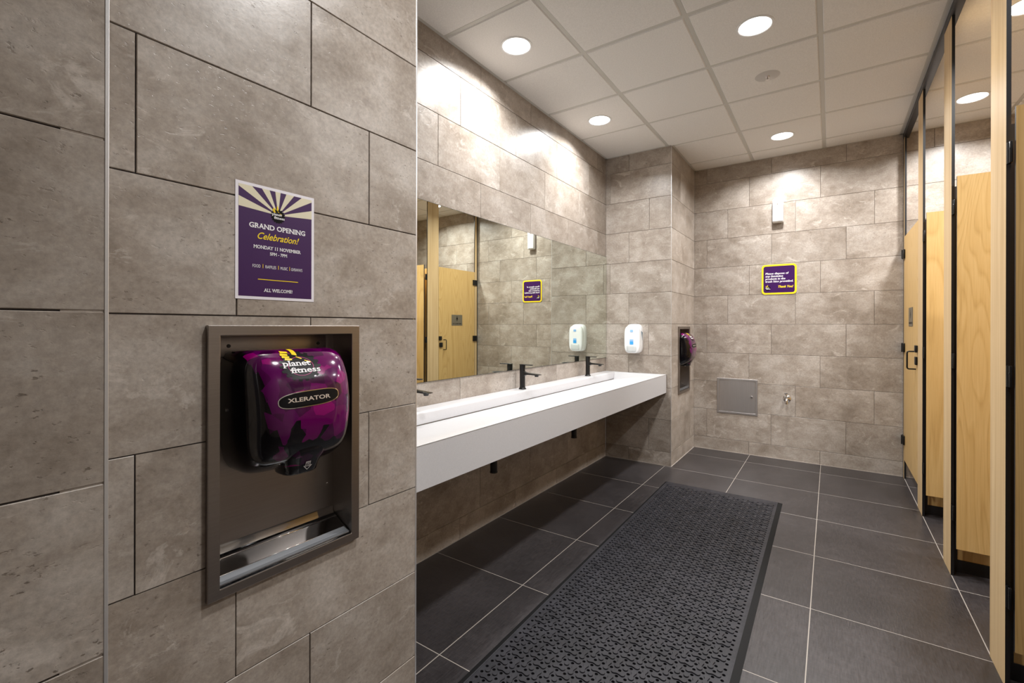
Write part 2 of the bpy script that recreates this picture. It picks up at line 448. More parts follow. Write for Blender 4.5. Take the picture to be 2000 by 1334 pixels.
# cubicle back wall and the walls around the camera
tiled_wall('wall_right', (XR, YD, 0), -R90, YD - YS, lambda k: [(k % 3) * .2 + .6 * n for n in range(0, 8)])
tiled_wall('wall_right.001', (XP, YS, 0), -R90, YS - Y0, lambda k: [(k % 3) * .2 + .6 * n for n in range(0, 8)], thick=.12)
tiled_wall('wall_front.002', (XR, YS, 0), PI, XR - XP, lambda k: [(k % 3) * .2 + .6 * n for n in range(0, 4)], thick=.1)
tiled_wall('wall_front.003', (XP, Y0, 0), PI, XP - XL0, lambda k: [(k % 3) * .2 + .6 * n for n in range(0, 4)], thick=.1)

# step between near left wall and dryer wall (faces +Y) as plain return
struct(box('wall_left.004', (XA - .1, XL0 - .001, YL0 - .06, YL0 - .004, 0, ZC), M_TILE))

# metal corner trims
for i, (x, y) in enumerate(((XL0, YL0), (XA, YN), (XA, YC))):
    bm = bmesh.new()
    if i < 2: bx(bm, x - .008, x + .0008, y - .004, y + .0022, 0, ZC - .002, bev=.0008)
    else: bx(bm, x - .002, x + .0014, y - .0014, y + .0022, 0, ZC - .002, bev=.0006)
    struct(bm_obj('trim_%d' % (i + 1), bm, M_TRIM))

# ---------------------------------------------------------------- floor
fx0, fx1, fy0, fy1 = XB, XR, Y0, YD
struct(box('floor', (fx0 - .1, fx1 + .1, fy0 - .1, fy1 + .1, -.08, -.0004), M_FGROUT)); FLOOR = bpy.data.objects['floor']
gx = [-1.275 - .6 + .6 * i for i in range(8)]; gy = [4.944 + .6 - .6 * i for i in range(14)]
FC = {}
def floor_piece(x0, x1, y0, y1):
    g2 = .0018
    x0 = max(x0 + g2, XB + .003); x1 = min(x1 - g2, XR - .003); y0 = max(y0 + g2, Y0 + .003); y1 = min(y1 - g2, YD - .003)
    if x1 - x0 < .02 or y1 - y0 < .02: return
    k = (round(x1 - x0, 3), round(y1 - y0, 3))
    if k not in FC:
        w, h = (x1 - x0) / 2, (y1 - y0) / 2; b = .0006
        V = [(-w, -h, -.008), (w, -h, -.008), (w, h, -.008), (-w, h, -.008), (-w, -h, -b), (w, -h, -b), (w, h, -b), (-w, h, -b),
             (-w + b, -h + b, 0), (w - b, -h + b, 0), (w - b, h - b, 0), (-w + b, h - b, 0)]
        Fc = [(0, 3, 2, 1), (8, 9, 10, 11)]
        for i in range(4):
            j = (i + 1) % 4; Fc += [(i, j, 4 + j, 4 + i), (4 + i, 4 + j, 8 + j, 8 + i)]
        me = bpy.data.meshes.new('floor_tile'); me.from_pydata(V, [], Fc); me.materials.append(M_FLOOR); FC[k] = me
    link('floor_tile', FC[k], FLOOR, ((x0 + x1) / 2, (y0 + y1) / 2, 0))
for xa, xb in zip(gx, gx[1:]):
    for yb, ya in zip(gy, gy[1:]):
        # leave out what lies wholly under the solid walls
        cx, cy = (max(xa, XB) + min(xb, XR)) / 2, (ya + yb) / 2
        if cy < YN - .6 and cx < XA: continue
        if cy < YS - .3 and cx > XP + .1: continue
        floor_piece(xa, xb, ya, yb)

for b in ((XA, XP - .004, YD - .0055, YD), (XP + .02, XR, YD - .0055, YD), (XB, XB + .0055, YN, YC), (XB, XA, YC - .0055, YC), (XA, XA + .0055, YC, YD), (XA, XA + .0055, YL0, YN)):
    box('sealant_bead', (b[0], b[1], b[2], b[3], -.0004, .0022), mat('sealant', srgb(176, 168, 160), .6) if 'sealant' not in bpy.data.materials else bpy.data.materials['sealant'], FLOOR)

# ---------------------------------------------------------------- ceiling: backing, tee bars, tegular tiles
struct(box('ceiling', (fx0 - .1, fx1 + .1, fy0 - .1, fy1 + .1, ZC + .012, ZC + .08), M_CEIL)); CEIL = bpy.data.objects['ceiling']
cgx = [-1.255 - .605 * 1 + .603 * i for i in range(8)]; cgx[0] = XB
cgy = [4.99 - .6 * i for i in range(-1, 12)]; cgy[0] = YD; cgy.sort()
cgy = [Y0] + [y for y in cgy if y > Y0 + .05]
CC = {}
def ctile(x0, x1, y0, y1):
    m_ = .0125; w, h = (x1 - x0) / 2 - m_, (y1 - y0) / 2 - m_
    if w < .02 or h < .02: return
    k = (round(w, 3), round(h, 3))
    if k not in CC:
        b = .006; z = -.004
        V = [(-w, -h, .014), (w, -h, .014), (w, h, .014), (-w, h, .014), (-w, -h, .001), (w, -h, .001), (w, h, .001), (-w, h, .001),
             (-w + b, -h + b, z), (w - b, -h + b, z), (w - b, h - b, z), (-w + b, h - b, z)]
        Fc = [(0, 1, 2, 3), (11, 10, 9, 8)]
        for i in range(4):
            j = (i + 1) % 4; Fc += [(4 + i, 4 + j, j, i), (8 + i, 8 + j, 4 + j, 4 + i)]
        me = bpy.data.meshes.new('ceiling_tile'); me.from_pydata(V, [], Fc); me.materials.append(M_CEIL); CC[k] = me
    link('ceiling_tile', CC[k], CEIL, ((x0 + x1) / 2, (y0 + y1) / 2, ZC))
def in_room(x, y):
    if y < YN and x < XA: return False
    if y > YC and x < XA: return False
    if y < YL0 and x < XL0: return False
    if y < YS and x > XP: return False
    return True
for xa, xb in zip(cgx, cgx[1:]):
    for ya, yb in zip(cgy, cgy[1:]):
        xs, ye = min(xb, XR), yb
        if in_room((xa + xs) / 2, (ya + yb) / 2) or in_room(xs - .02, (ya + yb) / 2) or in_room((xa + xs) / 2, ya + .02):
            ctile(xa, xs, ya, ye)
for x in cgx[1:-1]:
    box('tee_bar', (x - .012, x + .012, Y0, YD, ZC, ZC + .012), M_TBAR, CEIL)
for y in cgy[1:-1]:
    box('tee_bar', (XB, XR, y - .0115, y + .0115, ZC + .0004, ZC + .012), M_TBAR, CEIL)
for b in ((XB, XB + .02, YN, YC), (XB, XA, YC - .02, YC), (XA, XA + .02, YC, YD), (XA, XP, YD - .02, YD), (XP + .04, XR, YD - .02, YD), (XA, XA + .02, YL0, YN), (XP - .03, XP - .008, YS, YD)):
    box('wall_angle', (b[0], b[1], b[2], b[3], ZC - .0045, ZC + .010), M_TBAR, CEIL)

# ---------------------------------------------------------------- downlights
def downlight(x, y, label, group='recessed round downlights', k=1.0):
    t = thing('ceiling_downlight', label, 'ceiling light', (x, y, ZC), group)
    bm = bmesh.new(); n = 48; prof = [(.096, -.004), (.095, -.007), (.086, -.0085), (.082, -.006), (.081, -.002), (.096, -.003)]
    rings = [[(r * math.cos(2 * PI * k / n), r * math.sin(2 * PI * k / n), z) for k in range(n)] for r, z in prof]
    loft(bm, rings, cap=False); bm_obj('trim_ring', bm, M_LTRIM, t, smooth=True, angle=.7)
    bm = bmesh.new(); cyl(bm, (0, 0, -.0045), (0, 0, -.0025), .0815, n=48); bm_obj('lens', bm, M_LENS, t)
    L = bpy.data.lights.new('lamp', 'AREA'); L.shape = 'DISK'; L.size = .155; L.energy = LIGHT_W * k; L.color = LIGHT_COL; L.spread = math.radians(150)
    lo = bpy.data.objects.new('lamp', L); COL.objects.link(lo); lo.parent = t; lo.location = (0, 0, -.0095)
    return t
downlight(-1.557, 2.293, 'round recessed downlight over the basin, nearer to the camera', k=.74)
downlight(-1.557, 3.505, 'round recessed downlight over the basin near the tiled pillar', k=.74)
downlight(-.352, 2.895, 'large round downlight in the main ceiling, before the sprinkler')
downlight(-.356, 4.70, 'round downlight in the main ceiling closest to the back wall')
downlight(.852, 4.70, 'round downlight above the far cubicles, seen between two pilasters')
downlight(.852, 3.51, 'round downlight cut off by the right edge of the photo')
downlight(-.352, 1.09, 'round downlight over the near end of the mat, just above the picture', k=.8)
downlight(.852, 2.30, 'round downlight over the nearest cubicle, above the picture')

# sprinkler cover
t = thing('ceiling_sprinkler', 'flat white round sprinkler cover in the ceiling between two downlights', 'sprinkler', (-.352, 3.52, ZC))
bm = bmesh.new(); cyl(bm, (0, 0, -.008), (0, 0, -.004), .062, .075, 40); bm_obj('cover_plate', bm, mat('sprinkler_white', srgb(196, 193, 190), .5), t, smooth=True, angle=.5)
bm = bmesh.new(); cyl(bm, (0, 0, -.014), (0, 0, -.008), .012, .016, 16); cyl(bm, (0, 0, -.03), (0, 0, -.014), .004, n=10); cyl(bm, (0, 0, -.032), (0, 0, -.030), .012, n=12)
bm_obj('nozzle', bm, M_STEELP, t, smooth=True, angle=.6)

# ---------------------------------------------------------------- mirror
bm = bmesh.new(); bx(bm, XB + .001, XB + .009, YN + .012, YC - .004, .993, 2.001); bx(bm, XB + .0008, XB + .0078, YN + .010, YC - .0022, .9905, 2.0035, mi=1)
for f in bm.faces:
    f.material_index = 0 if f.calc_center_median().x > XB + .0085 else 1
o = bm_obj('wall_mirror', bm, None, mats=[M_MIRR, M_GEDGE]); tag(o, 'long frameless wall mirror above the white trough basin', 'mirror')

# ---------------------------------------------------------------- trough basin counter
def counter():
    ya, yb = YN + .003, YC - .003; xk, xf = XB + .002, -1.262; zt, zb = .857, .686
    b0, b1, tr = 1.30, 4.285, .03
    prof = [(xk, 0), (-1.772, 0), (-1.764, -.001), (-1.757, -.006), (-1.754, -.014), (-1.750, -.064), (-1.750, -.092), (-1.7435, -.092), (-1.7435, -.068),
            (-1.738, -.066), (-1.70, -.060), (-1.62, -.047), (-1.50, -.028), (-1.40, -.012), (-1.34, -.004), (-1.31, -.0008), (-1.29, 0), (xf + .002, 0), (xf, -.002)]
    st = [(ya, 0), (b0 - tr, 0), (b0 - tr * .8, .12), (b0 - tr * .3, .85), (b0, 1), (b1, 1), (b1 + tr * .3, .85), (b1 + tr * .8, .12), (b1 + tr, 0), (yb, 0)]
    V, Fc = [], []; n = len(prof)
    for y, k in st:
        for x, z in prof:
            if k < 1: z = max(z, -.066)
            V.append((x, y, zt + z * (k if x < xf - .0005 else 1)))
    for s in range(len(st) - 1):
        for i in range(n - 1):
            a = s * n + i; Fc.append((a, a + 1, a + n + 1, a + n))
    B = len(V)
    V += [(xf, ya, zb), (xf, yb, zb), (xk, ya, zb), (xk, yb, zb)]
    L = (len(st) - 1) * n
    Fc.append(tuple([s * n + n - 1 for s in range(len(st))] + [B + 1, B]))
    Fc.append(tuple([s * n for s in range(len(st))] + [B + 3, B + 2]))
    Fc.append(tuple([i for i in range(n)] + [B, B + 2])); Fc.append(tuple([L + i for i in range(n)] + [B + 1, B + 3]))
    Fc.append((B, B + 1, B + 3, B + 2))
    fm = []
    for f in Fc:
        ii = sorted(i % n for i in f) if len(f) == 4 and max(f) < B else []
        fm.append(1 if ii and ii[0] >= 5 and ii[-1] <= 8 and min(f) // n == 4 else 0)  # slot faces take a darker colour, painting in the shade of the open gap
    o = mesh_obj('basin_counter', V, Fc, None, smooth=True, mats=[M_WHITE, mat('drain_slot_shade', srgb(105, 98, 88), .6)], fm=fm)
    o.data.set_sharp_from_angle(angle=.6)
    return o
t = thing('trough_basin', 'long white wall-hung trough basin counter under the mirror', 'basin', (-1.56, 2.76, .686))
o = counter(); o.parent = t; o.matrix_parent_inverse = Matrix.Translation((1.56, -2.76, -.686))
for y in (2.0, 2.95):
    bm = bmesh.new(); cyl(bm, (-1.50, y, .515), (-1.50, y, .69), .0195, n=24); cyl(bm, (-1.50, y, .512), (-1.50, y, .518), .0215, n=24)
    cyl(bm, (-1.50, y, .655), (-1.50, y, .675), .026, n=24); pass
    o = bm_obj('drain_pipe', bm, M_BLACKH, t, smooth=True, angle=.6); o.matrix_parent_inverse = Matrix.Translation((1.56, -2.76, -.686))

# ---------------------------------------------------------------- faucets
def faucet():
    t = thing('basin_faucet', '', 'faucet', (0, 0, 0), 'black mixer taps along the basin')
    bm = bmesh.new()
    n = 24
    pr = [(0, .027), (.004, .0265), (.010, .021), (.02, .0195), (.11, .0195), (.125, .0195), (.150, .0205), (.166, .0205), (.170, .0195)]
    loft(bm, [[(r * math.cos(2 * PI * k / n), r * math.sin(2 * PI * k / n), z) for k in range(n)] for z, r in pr])
    bm_obj('body', bm, M_BLACKH, t, smooth=True, angle=.8)
    bm = bmesh.new(); rings = []
    for x, w, z0, z1 in ((.010, .016, .088, .132), (.022, .0155, .096, .124), (.034, .0155, .104, .119), (.06, .016, .105, .117), (.10, .0175, .104, .115), (.13, .019, .104, .1125), (.148, .0185, .107, .111)):
        rings.append([(x, w * sx_, z) for sx_, z in ((-1, z0 + .003), (-.8, z0), (.8, z0), (1, z0 + .003), (1, z1 - .002), (.8, z1), (-.8, z1), (-1, z1 - .002))])
    loft(bm, rings); bm_obj('spout', bm, M_BLACKH, t, smooth=True, angle=.7)
    bm = bmesh.new(); cyl(bm, (.118, 0, .094), (.118, 0, .106), .012, .016, 20); bm_obj('aerator', bm, M_BLACKH, t, smooth=True, angle=.6)
    bm = bmesh.new(); bx(bm, -.019, .083, -.013, .013, .1705, .1765, bev=.002); bm_obj('lever_handle', bm, M_BLACKH, t, smooth=True, angle=.6)
    bm = bmesh.new(); cyl(bm, (.0205, 0, .139), (.0215, 0, .139), .003, n=10); bm_obj('indicator', bm, M_CHROME, t)
    return t
def copy_tree(o, parent=None):
    c = o.copy(); COL.objects.link(c)
    if parent: c.parent = parent
    for ch in list(o.children): copy_tree(ch, c)
    return c
f0 = faucet()
for i, (y, lb) in enumerate(((1.675, 'black basin faucet half hidden behind the near tiled wall edge'), (2.742, 'black basin faucet in the middle of the trough'), (3.815, 'black basin faucet nearest the tiled pillar'))):
    f = f0 if i == 0 else copy_tree(f0)
    f.location = (-1.803, y, .8572); f['label'] = lb

# ---------------------------------------------------------------- gear emblem with thumb and words
def emblem(pref, fn, r, parent, lay=1, fine=0.0, ring=True):
    n = 18; pts = []
    for k in range(n):
        a = 2 * PI * k / n; w = 2 * PI / n
        for da, rr in ((-.30 * w, 1.0), (.16 * w, 1.0), (.24 * w, .87), (.62 * w, .87)):
            pts.append((r * rr * math.cos(a + da), r * rr * math.sin(a + da)))
    vs = [(0, 0)] + pts; fs = [(0, i + 1, (i + 1) % len(pts) + 1) for i in range(len(pts))]
    printed('gear_emblem', (vs, fs), fn, lay, M_INK, parent, fine)
    if ring:
        rg = annulus([(r * .62 * math.cos(2 * PI * k / 40), r * .62 * math.sin(2 * PI * k / 40)) for k in range(40)],
                     [(r * .60 * math.cos(2 * PI * k / 40), r * .60 * math.sin(2 * PI * k / 40)) for k in range(40)])
        printed('emblem_ring', rg, fn, lay + 1, M_PINK, parent, fine)
    k = r
    fist = merge(*[poly([(-.78 * k + dx * k, (.42 + dy) * k), (-.44 * k + dx * k, (.40 + dy) * k), (-.42 * k + dx * k, (.50 + dy) * k), (-.74 * k + dx * k, (.56 + dy) * k)]) for dx, dy in ((.1, .02), (.02, .17), (0, .32), (.08, .47))],
                 poly([(-.22 * k, .78 * k), (.0, .70 * k), (.04 * k, 1.02 * k), (-.08 * k, 1.34 * k), (-.20 * k, 1.32 * k), (-.18 * k, 1.0 * k)]),
                 poly([(-.08 * k, .66 * k), (.16 * k, .52 * k), (.12 * k, .46 * k), (-.10 * k, .60 * k)]),
                 poly([(.26 * k, .40 * k), (.56 * k, .26 * k), (.52 * k, .21 * k), (.24 * k, .35 * k)]))
    printed('thumb_emblem', fist, fn, lay + 2, M_YEL, parent, fine)
    a = shift(text_polys('planet', .50 * k, .016, width=1.36 * k, slab=.07), -.18 * k, .04 * k); b = shift(text_polys('fitness', .50 * k, .016, width=1.50 * k, slab=.07), .16 * k, -.42 * k)
    printed('emblem_lettering', merge(a, b), fn, lay + 3, M_INKW, parent)

# ---------------------------------------------------------------- recessed hand dryers
ZPR = [(1.240, .100, .118), (1.237, .114, .128), (1.230, .130, .137), (1.218, .145, .143), (1.20, .158, .147), (1.18, .168, .149), (1.165, .175, .1495), (1.14, .183, .1495), (1.10, .190, .149),
       (1.06, .190, .148), (1.02, .184, .147), (.995, .177, .145), (.975, .167, .142), (.957, .152, .137), (.942, .132, .130), (.930, .108, .121), (.921, .084, .110), (.917, .066, .100)]
def prof_at(z):
    if z >= ZPR[0][0]: return ZPR[0][1], ZPR[0][2]
    for (za, da, wa), (zb, db, wb) in zip(ZPR, ZPR[1:]):
        if zb <= z <= za:
            k = (za - z) / (za - zb); return da + (db - da) * k, wa + (wb - wa) * k
    return ZPR[-1][1], ZPR[-1][2]
NEXP = 4.2
XBK = -1.302 - XA       # recess back, relative to wall face
def surf(y, z):
    d, w = prof_at(z); q = min(abs(y) / w, .999)
    return XBK + d * (1 - q ** NEXP) ** (1 / NEXP)

def hand_dryer(yc, label, kitlabel):
    # everything relative to (XA, yc, 0)
    k = thing('dryer_recess_box', kitlabel, 'recess box', (XA, yc, 0), 'steel recess boxes in the tiled wall')
    hw = .2125; z0, z1 = .645, 1.305; fw = .0275; pr = .0125
    iy, iz0, iz1 = hw - fw, z0 + fw - .004, z1 - fw + .002
    # frame
    me = plate_mesh('frame', -hw, hw, z0, z1, pr, [(-iy, iy, iz0, iz1)], m=M_STEEL)
    me.transform(Matrix.Rotation(R90, 4, 'Z')); me.transform(Matrix.Translation((pr, 0, 0)))
    o = link('frame', me, k)
    bv = o.modifiers.new('b', 'BEVEL'); bv.width = .0015; bv.segments = 2; bv.limit_method = 'ANGLE'
    # box lining
    bm = bmesh.new(); th = .002
    bx(bm, XBK - th, XBK, -iy - .003, iy + .003, iz0 - .004, iz1 + .004)
    bm_obj('back_panel', bm, M_STEELB, k)
    bm = bmesh.new(); bx(bm, XBK, .002, -iy - .0035, -iy - .0005, iz0 - .003, iz1 + .003); bm_obj('side_panel', bm, M_STEEL, k)
    bm = bmesh.new(); bx(bm, XBK, .002, iy + .0005, iy + .0035, iz0 - .003, iz1 + .003); bm_obj('side_panel', bm, M_STEEL, k)
    bm = bmesh.new(); bx(bm, XBK, .002, -iy, iy, iz1 + .0005, iz1 + .003); bm_obj('top_panel', bm, M_STEEL, k)
    # raised mounting panel
    bm = bmesh.new(); bx(bm, XBK, XBK + .006, -iy + .002, iy - .03, 1.222, iz1 - .004, bev=.002); bm_obj('mounting_plate', bm, M_STEELB, k, smooth=True, angle=.7)
    # drip tray
    P_ = [(XBK + .0005, .735), (XBK + .001, .724), (XBK + .006, .713), (XBK + .014, .707), (XBK + .020, .705), (-.022, .684), (-.017, .6835), (-.006, .676), (.0, .673), (.004, .670), (.009, .667)]
    V = []; Fc = []
    for s in (-1, 1):
        for x, z in P_: V.append((x, s * (iy - .0008), z))
    n = len(P_)
    for i in range(n - 1): Fc.append((i, i + 1, n + i + 1, n + i))
    V += [(P_[0][0], -(iy - .0008), iz0), (P_[-1][0], -(iy - .0008), iz0), (P_[0][0], iy - .0008, iz0), (P_[-1][0], iy - .0008, iz0)]
    Fc += [tuple(list(range(n)) + [2 * n + 1, 2 * n]), tuple(list(range(n, 2 * n)) + [2 * n + 3, 2 * n + 2]), (2 * n, 2 * n + 1, 2 * n + 3, 2 * n + 2), (0, n, 2 * n + 2, 2 * n), (n - 1, 2 * n - 1, 2 * n + 3, 2 * n + 1)]
    o = mesh_obj('drip_tray', V, Fc, M_POL, k, smooth=True); o.data.set_sharp_from_angle(angle=.5)
    lp = [(-.019, .6850), (-.004, .6775), (.0035, .6745), (.0035, .6715), (-.019, .6820)]
    V = [(x, s_ * (iy - .001), z) for s_ in (-1, 1) for x, z in lp]
    mesh_obj('tray_lip', V, [(i, (i + 1) % 5, 5 + (i + 1) % 5, 5 + i) for i in range(5)] + [tuple(range(5)), tuple(range(5, 10))], M_LIP, k)
    bm = bmesh.new(); tube(bm, [(XBK + .0185, -iy + .001, .7065), (XBK + .0185, iy - .001, .7065)], .0016, 8); tube(bm, [(-.0195, -iy + .001, .6848), (-.0195, iy - .001, .6848)], .0012, 8)
    o = bm_obj('tray_bead', bm, M_CHROME, k, smooth=True); o['kind'] = 'stuff'
    for y, z in ((-.128, 1.2505), (.128, 1.2505), (.165, .807), (-.165, .807)):
        bm = bmesh.new(); xx = XBK + (.006 if z > 1 else 0)
        cyl(bm, (xx - .001, y, z), (xx + .0025, y, z), .0055, .0045, 14); bx(bm, xx + .002, xx + .0028, y - .003, y + .003, z - .0006, z + .0006)
        bm_obj('screw', bm, M_BLACKH if z > 1 else M_STEELB, k)
    # dryer
    t = thing('hand_dryer', label, 'hand dryer', (XA, yc, 1.09), 'magenta and black hand dryers')
    Z0 = 1.09
    bm = bmesh.new(); N = 56; rings = []
    zz = []
    for (za, _, _), (zb, _, _) in zip(ZPR, ZPR[1:]): zz += [za, (za + zb) / 2]
    zz.append(ZPR[-1][0])
    for z in zz:
        d, w = prof_at(z); r = [(XBK + .001, -w, z - Z0)]
        for i in range(N + 1):
            a = PI * i / N; c, s = -math.cos(a), math.sin(a)
            r.append((XBK + .0015 + d * abs(s) ** (2 / NEXP), w * math.copysign(abs(c) ** (2 / NEXP), c), z - Z0))
        r.append((XBK + .001, w, z - Z0)); rings.append(r)
    loft(bm, rings)
    # bottom and top crowns
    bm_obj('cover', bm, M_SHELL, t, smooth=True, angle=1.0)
    # nozzle
    bm = bmesh.new(); rings = []
    for z, w, d0, d1 in ((1.03, .046, .06, .165), (1.0, .054, .06, .1745), (.975, .062, .06, .1725), (.958, .063, .06, .164), (.944, .056, .058, .156), (.930, .049, .058, .151), (.914, .046, .06, .147), (.9105, .043, .064, .143)):
        r = []
        for i in range(40):
            a = 2 * PI * i / 40; c, s = math.cos(a), math.sin(a)
            r.append((XBK + (d0 + d1) / 2 + (d1 - d0) / 2 * math.copysign(abs(c) ** .6, c), w * math.copysign(abs(s) ** .6, s), z - Z0))
        rings.append(r)
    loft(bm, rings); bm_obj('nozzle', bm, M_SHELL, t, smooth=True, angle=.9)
    lift = .0016
    fn = lambda cx, cz: (lambda x, y, l: (surf(cx + x, cz + y) + lift + .0004 * l, cx + x, cz + y - Z0))
    # name badge: bowed lozenge with a bright rim
    def loz(w, h, n=44):
        sg = lambda v, e: math.copysign(abs(v) ** e, v)
        return [(w * sg(math.cos(2 * PI * i / n), .62), h * sg(math.sin(2 * PI * i / n), .72) + .05 * w * math.cos(2 * PI * i / n)) for i in range(n)]
    o_, i_ = loz(.084, .0205), loz(.082, .0185)
    f = fn(-.009, 1.116)
    bd = printed('badge', poly(o_), f, 1, M_CHROME, t, fine=.008)
    printed('badge_face', poly(i_), f, 3, M_INK, bd, fine=.008)
    printed('badge_lettering', shift(text_polys('XLERATOR', .0145, .022, .0, width=.118), -.003, -.0050), f, 5, M_SILV, bd)
    # emblem on the sloping top: print runs up the curved cover, so height is measured along the slope
    def ftop(x, y, l):
        z = 1.197 + y * .68; z = min(z, 1.2395); x = x - .019
        return (surf(x, z) + .0012 + .0003 * l, x, z - Z0 + (.0010 + .0002 * l))
    emblem('dryer', ftop, .056, t, 1, fine=.006)
    # arrow at the nozzle
    fz = lambda x, y, l: (XBK + .1515 + .0002 * l + (y + .004) * .34, .004 + x, .932 + y - Z0)
    s = .0125
    out = [(-.55 * s, .9 * s), (.55 * s, .9 * s), (.55 * s, 0), (s, 0), (0, -s), (-s, 0), (-.55 * s, 0)]
    inn = [(x * .84, (y - .05 * s) * .84 + .05 * s) for x, y in out]
    printed('arrow_emblem', annulus(out, inn), fz, 8, M_INKW, t)
    w3 = merge(shift(text_polys('FEEL', .0062, .01), 0, .0055), shift(text_polys('THE', .0042, .01), 0, .0015), shift(text_polys('POWER', .0058, .01), 0, -.0035))
    printed('arrow_lettering', w3, fz, 8, M_INKW, t)
    # side screws
    for y in (-.13, .13):
        bm = bmesh.new(); cyl(bm, (XBK + .045, math.copysign(.147, y), 1.09 - Z0), (XBK + .045, math.copysign(.151, y), 1.09 - Z0), .004, n=10); bm_obj('screw', bm, M_CHROME, t)
    return t
hand_dryer(.6995, 'large magenta and black hand dryer below the purple poster', 'brushed steel recess box around the near hand dryer')
hand_dryer(YC + .441, 'small distant magenta hand dryer on the side of the far pillar', 'slim steel recess box around the distant hand dryer beside the pillar')

# ---------------------------------------------------------------- poster
PY0, PZ0, PW, PH = .552, 1.372, .2122, .2965
t = thing('opening_poster', 'purple grand opening poster with white border taped above the near dryer', 'poster', (XA, PY0, PZ0))
bm = bmesh.new(); bx(bm, .0003, .0011, 0, PW, 0, PH); bm_obj('paper', bm, M_PAPER, t)
fp = lambda x, y, l: (.0011 + .00018 * l, x, y)
mg = .0075; cx, cyy = .508 * PW, PH * (1 - .235)
printed('purple_field', poly([(mg, mg), (PW - mg, mg), (PW - mg, PH - mg), (mg, PH - mg)]), fp, 1, M_PURP, t)
zt_ = PH - mg
def fr(f): return mg + (PW - 2 * mg) * f
rays = []
L_, Rr = mg, PW - mg
# cream wedges between the purple rays (clockwise from the left)
ly = lambda f: PH * (1 - f)
tx = [.19, .306, .40, .472, .54, .616, .719, .823]
rays.append(poly([(cx, cyy), (L_, ly(.212)), (L_, ly(.127))]))
rays.append(poly([(cx, cyy), (L_, ly(.045)), (L_, zt_), (tx[0] * PW, zt_)]))
for a, b in ((1, 2), (3, 4), (5, 6)): rays.append(poly([(cx, cyy), (tx[a] * PW, zt_), (tx[b] * PW, zt_)]))
rays.append(poly([(cx, cyy), (tx[7] * PW, zt_), (Rr, zt_), (Rr, ly(.045))]))
rays.append(poly([(cx, cyy), (Rr, ly(.127)), (Rr, ly(.208))]))
printed('sun_rays', merge(*rays), fp, 2, M_CREAM, t)
def line(txt, yf, size, w, m, bold=.02, shear=0.0, dx=0.0, rot=0.0, nm='lettering', slab=.075):
    printed(nm, shift(text_polys(txt, size, bold, shear, width=w, slab=slab), PW * .5 + dx, PH * (1 - yf), rot), fp, 3, m, t)
emblem('poster', lambda x, y, l: fp(cx + x, cyy - .002 + y, l), .0195, t, 4, ring=False)
line('GRAND OPENING', .378, .0180, .152, M_INKW, .024, dx=.003)
line('Celebration!', .469, .0245, .113, M_YEL, .012, .42, dx=.0045, slab=0)
line('MONDAY 11 NOVEMBER', .554, .0122, .1285, M_INKW, .018, dx=.002)
line('5PM - 7PM', .603, .0112, .047, M_INKW, .018, dx=.0035)
bits = [('FOOD', -.0545, .020), ('RAFFLES', -.0175, .028), ('MUSIC', .0185, .020), ('GIVEAWAYS', .0545, .032)]
for tx_, dx, w in bits: line(tx_, .722, .0115, w, M_INKW, .0, dx=dx, slab=0)
for x in (-.038, .003, .034):
    printed('divider_mark', poly([(PW * .5 + x - .0007, PH * .277), (PW * .5 + x + .0007, PH * .277), (PW * .5 + x + .0007, PH * .312), (PW * .5 + x - .0007, PH * .312)]), fp, 3, M_YEL, t)
printed('yellow_rule', poly([(PW * .26, PH * .1735), (PW * .775, PH * .1735), (PW * .775, PH * .180), (PW * .26, PH * .180)]), fp, 3, M_YEL, t)
line('ALL WELCOME!', .930, .0120, .0776, M_INKW, .018, dx=.003)

# ---------------------------------------------------------------- back wall: sign, air freshener, access panel, tap
t = thing('disposal_sign', 'square purple sign with yellow border asking to dispose of products, on the back wall', 'sign', (-.4215, YD, 1.7735))
def plate2(name, pts, d0, d1, m, parent):      # a 2-D outline in x/z extruded towards the room
    bm = bmesh.new(); a = [bm.verts.new((x, -d0, z)) for x, z in pts]; b = [bm.verts.new((x, -d1, z)) for x, z in pts]; n = len(pts)
    for i in range(n): bm.faces.new((a[i], a[(i + 1) % n], b[(i + 1) % n], b[i]))
    bm.faces.new(a); bm.faces.new(b); return bm_obj(name, bm, m, parent)
plate2('border', rrect(.300, .295, .032), .0005, .005, M_YEL, t)
fs_ = lambda x, y, l: (x, -.005 - .0004 * l, y)
printed('purple_face', poly(rrect(.268, .263, .020)), fs_, 1, M_SPURP, t)
for i, s in enumerate(('Please dispose of', 'any feminine', 'products in the', 'trash bins provided.')):
    w = (.202, .153, .175, .240)[i]
    printed('lettering', shift(text_polys(s, .0265, .014, .15, 'LEFT', width=w, slab=.07), -.118, .050 - .0262 * i), fs_, 2, M_INKW, t)
printed('thank_you_lettering', shift(text_polys('Thank You!', .030, .03, .3, 'LEFT', width=.128), -.010, -.083, .0), fs_, 2, M_YEL, t)
emblem('sign', lambda x, y, l: fs_(-.095 + x, -.088 + y, l), .024, t, 2, ring=False)

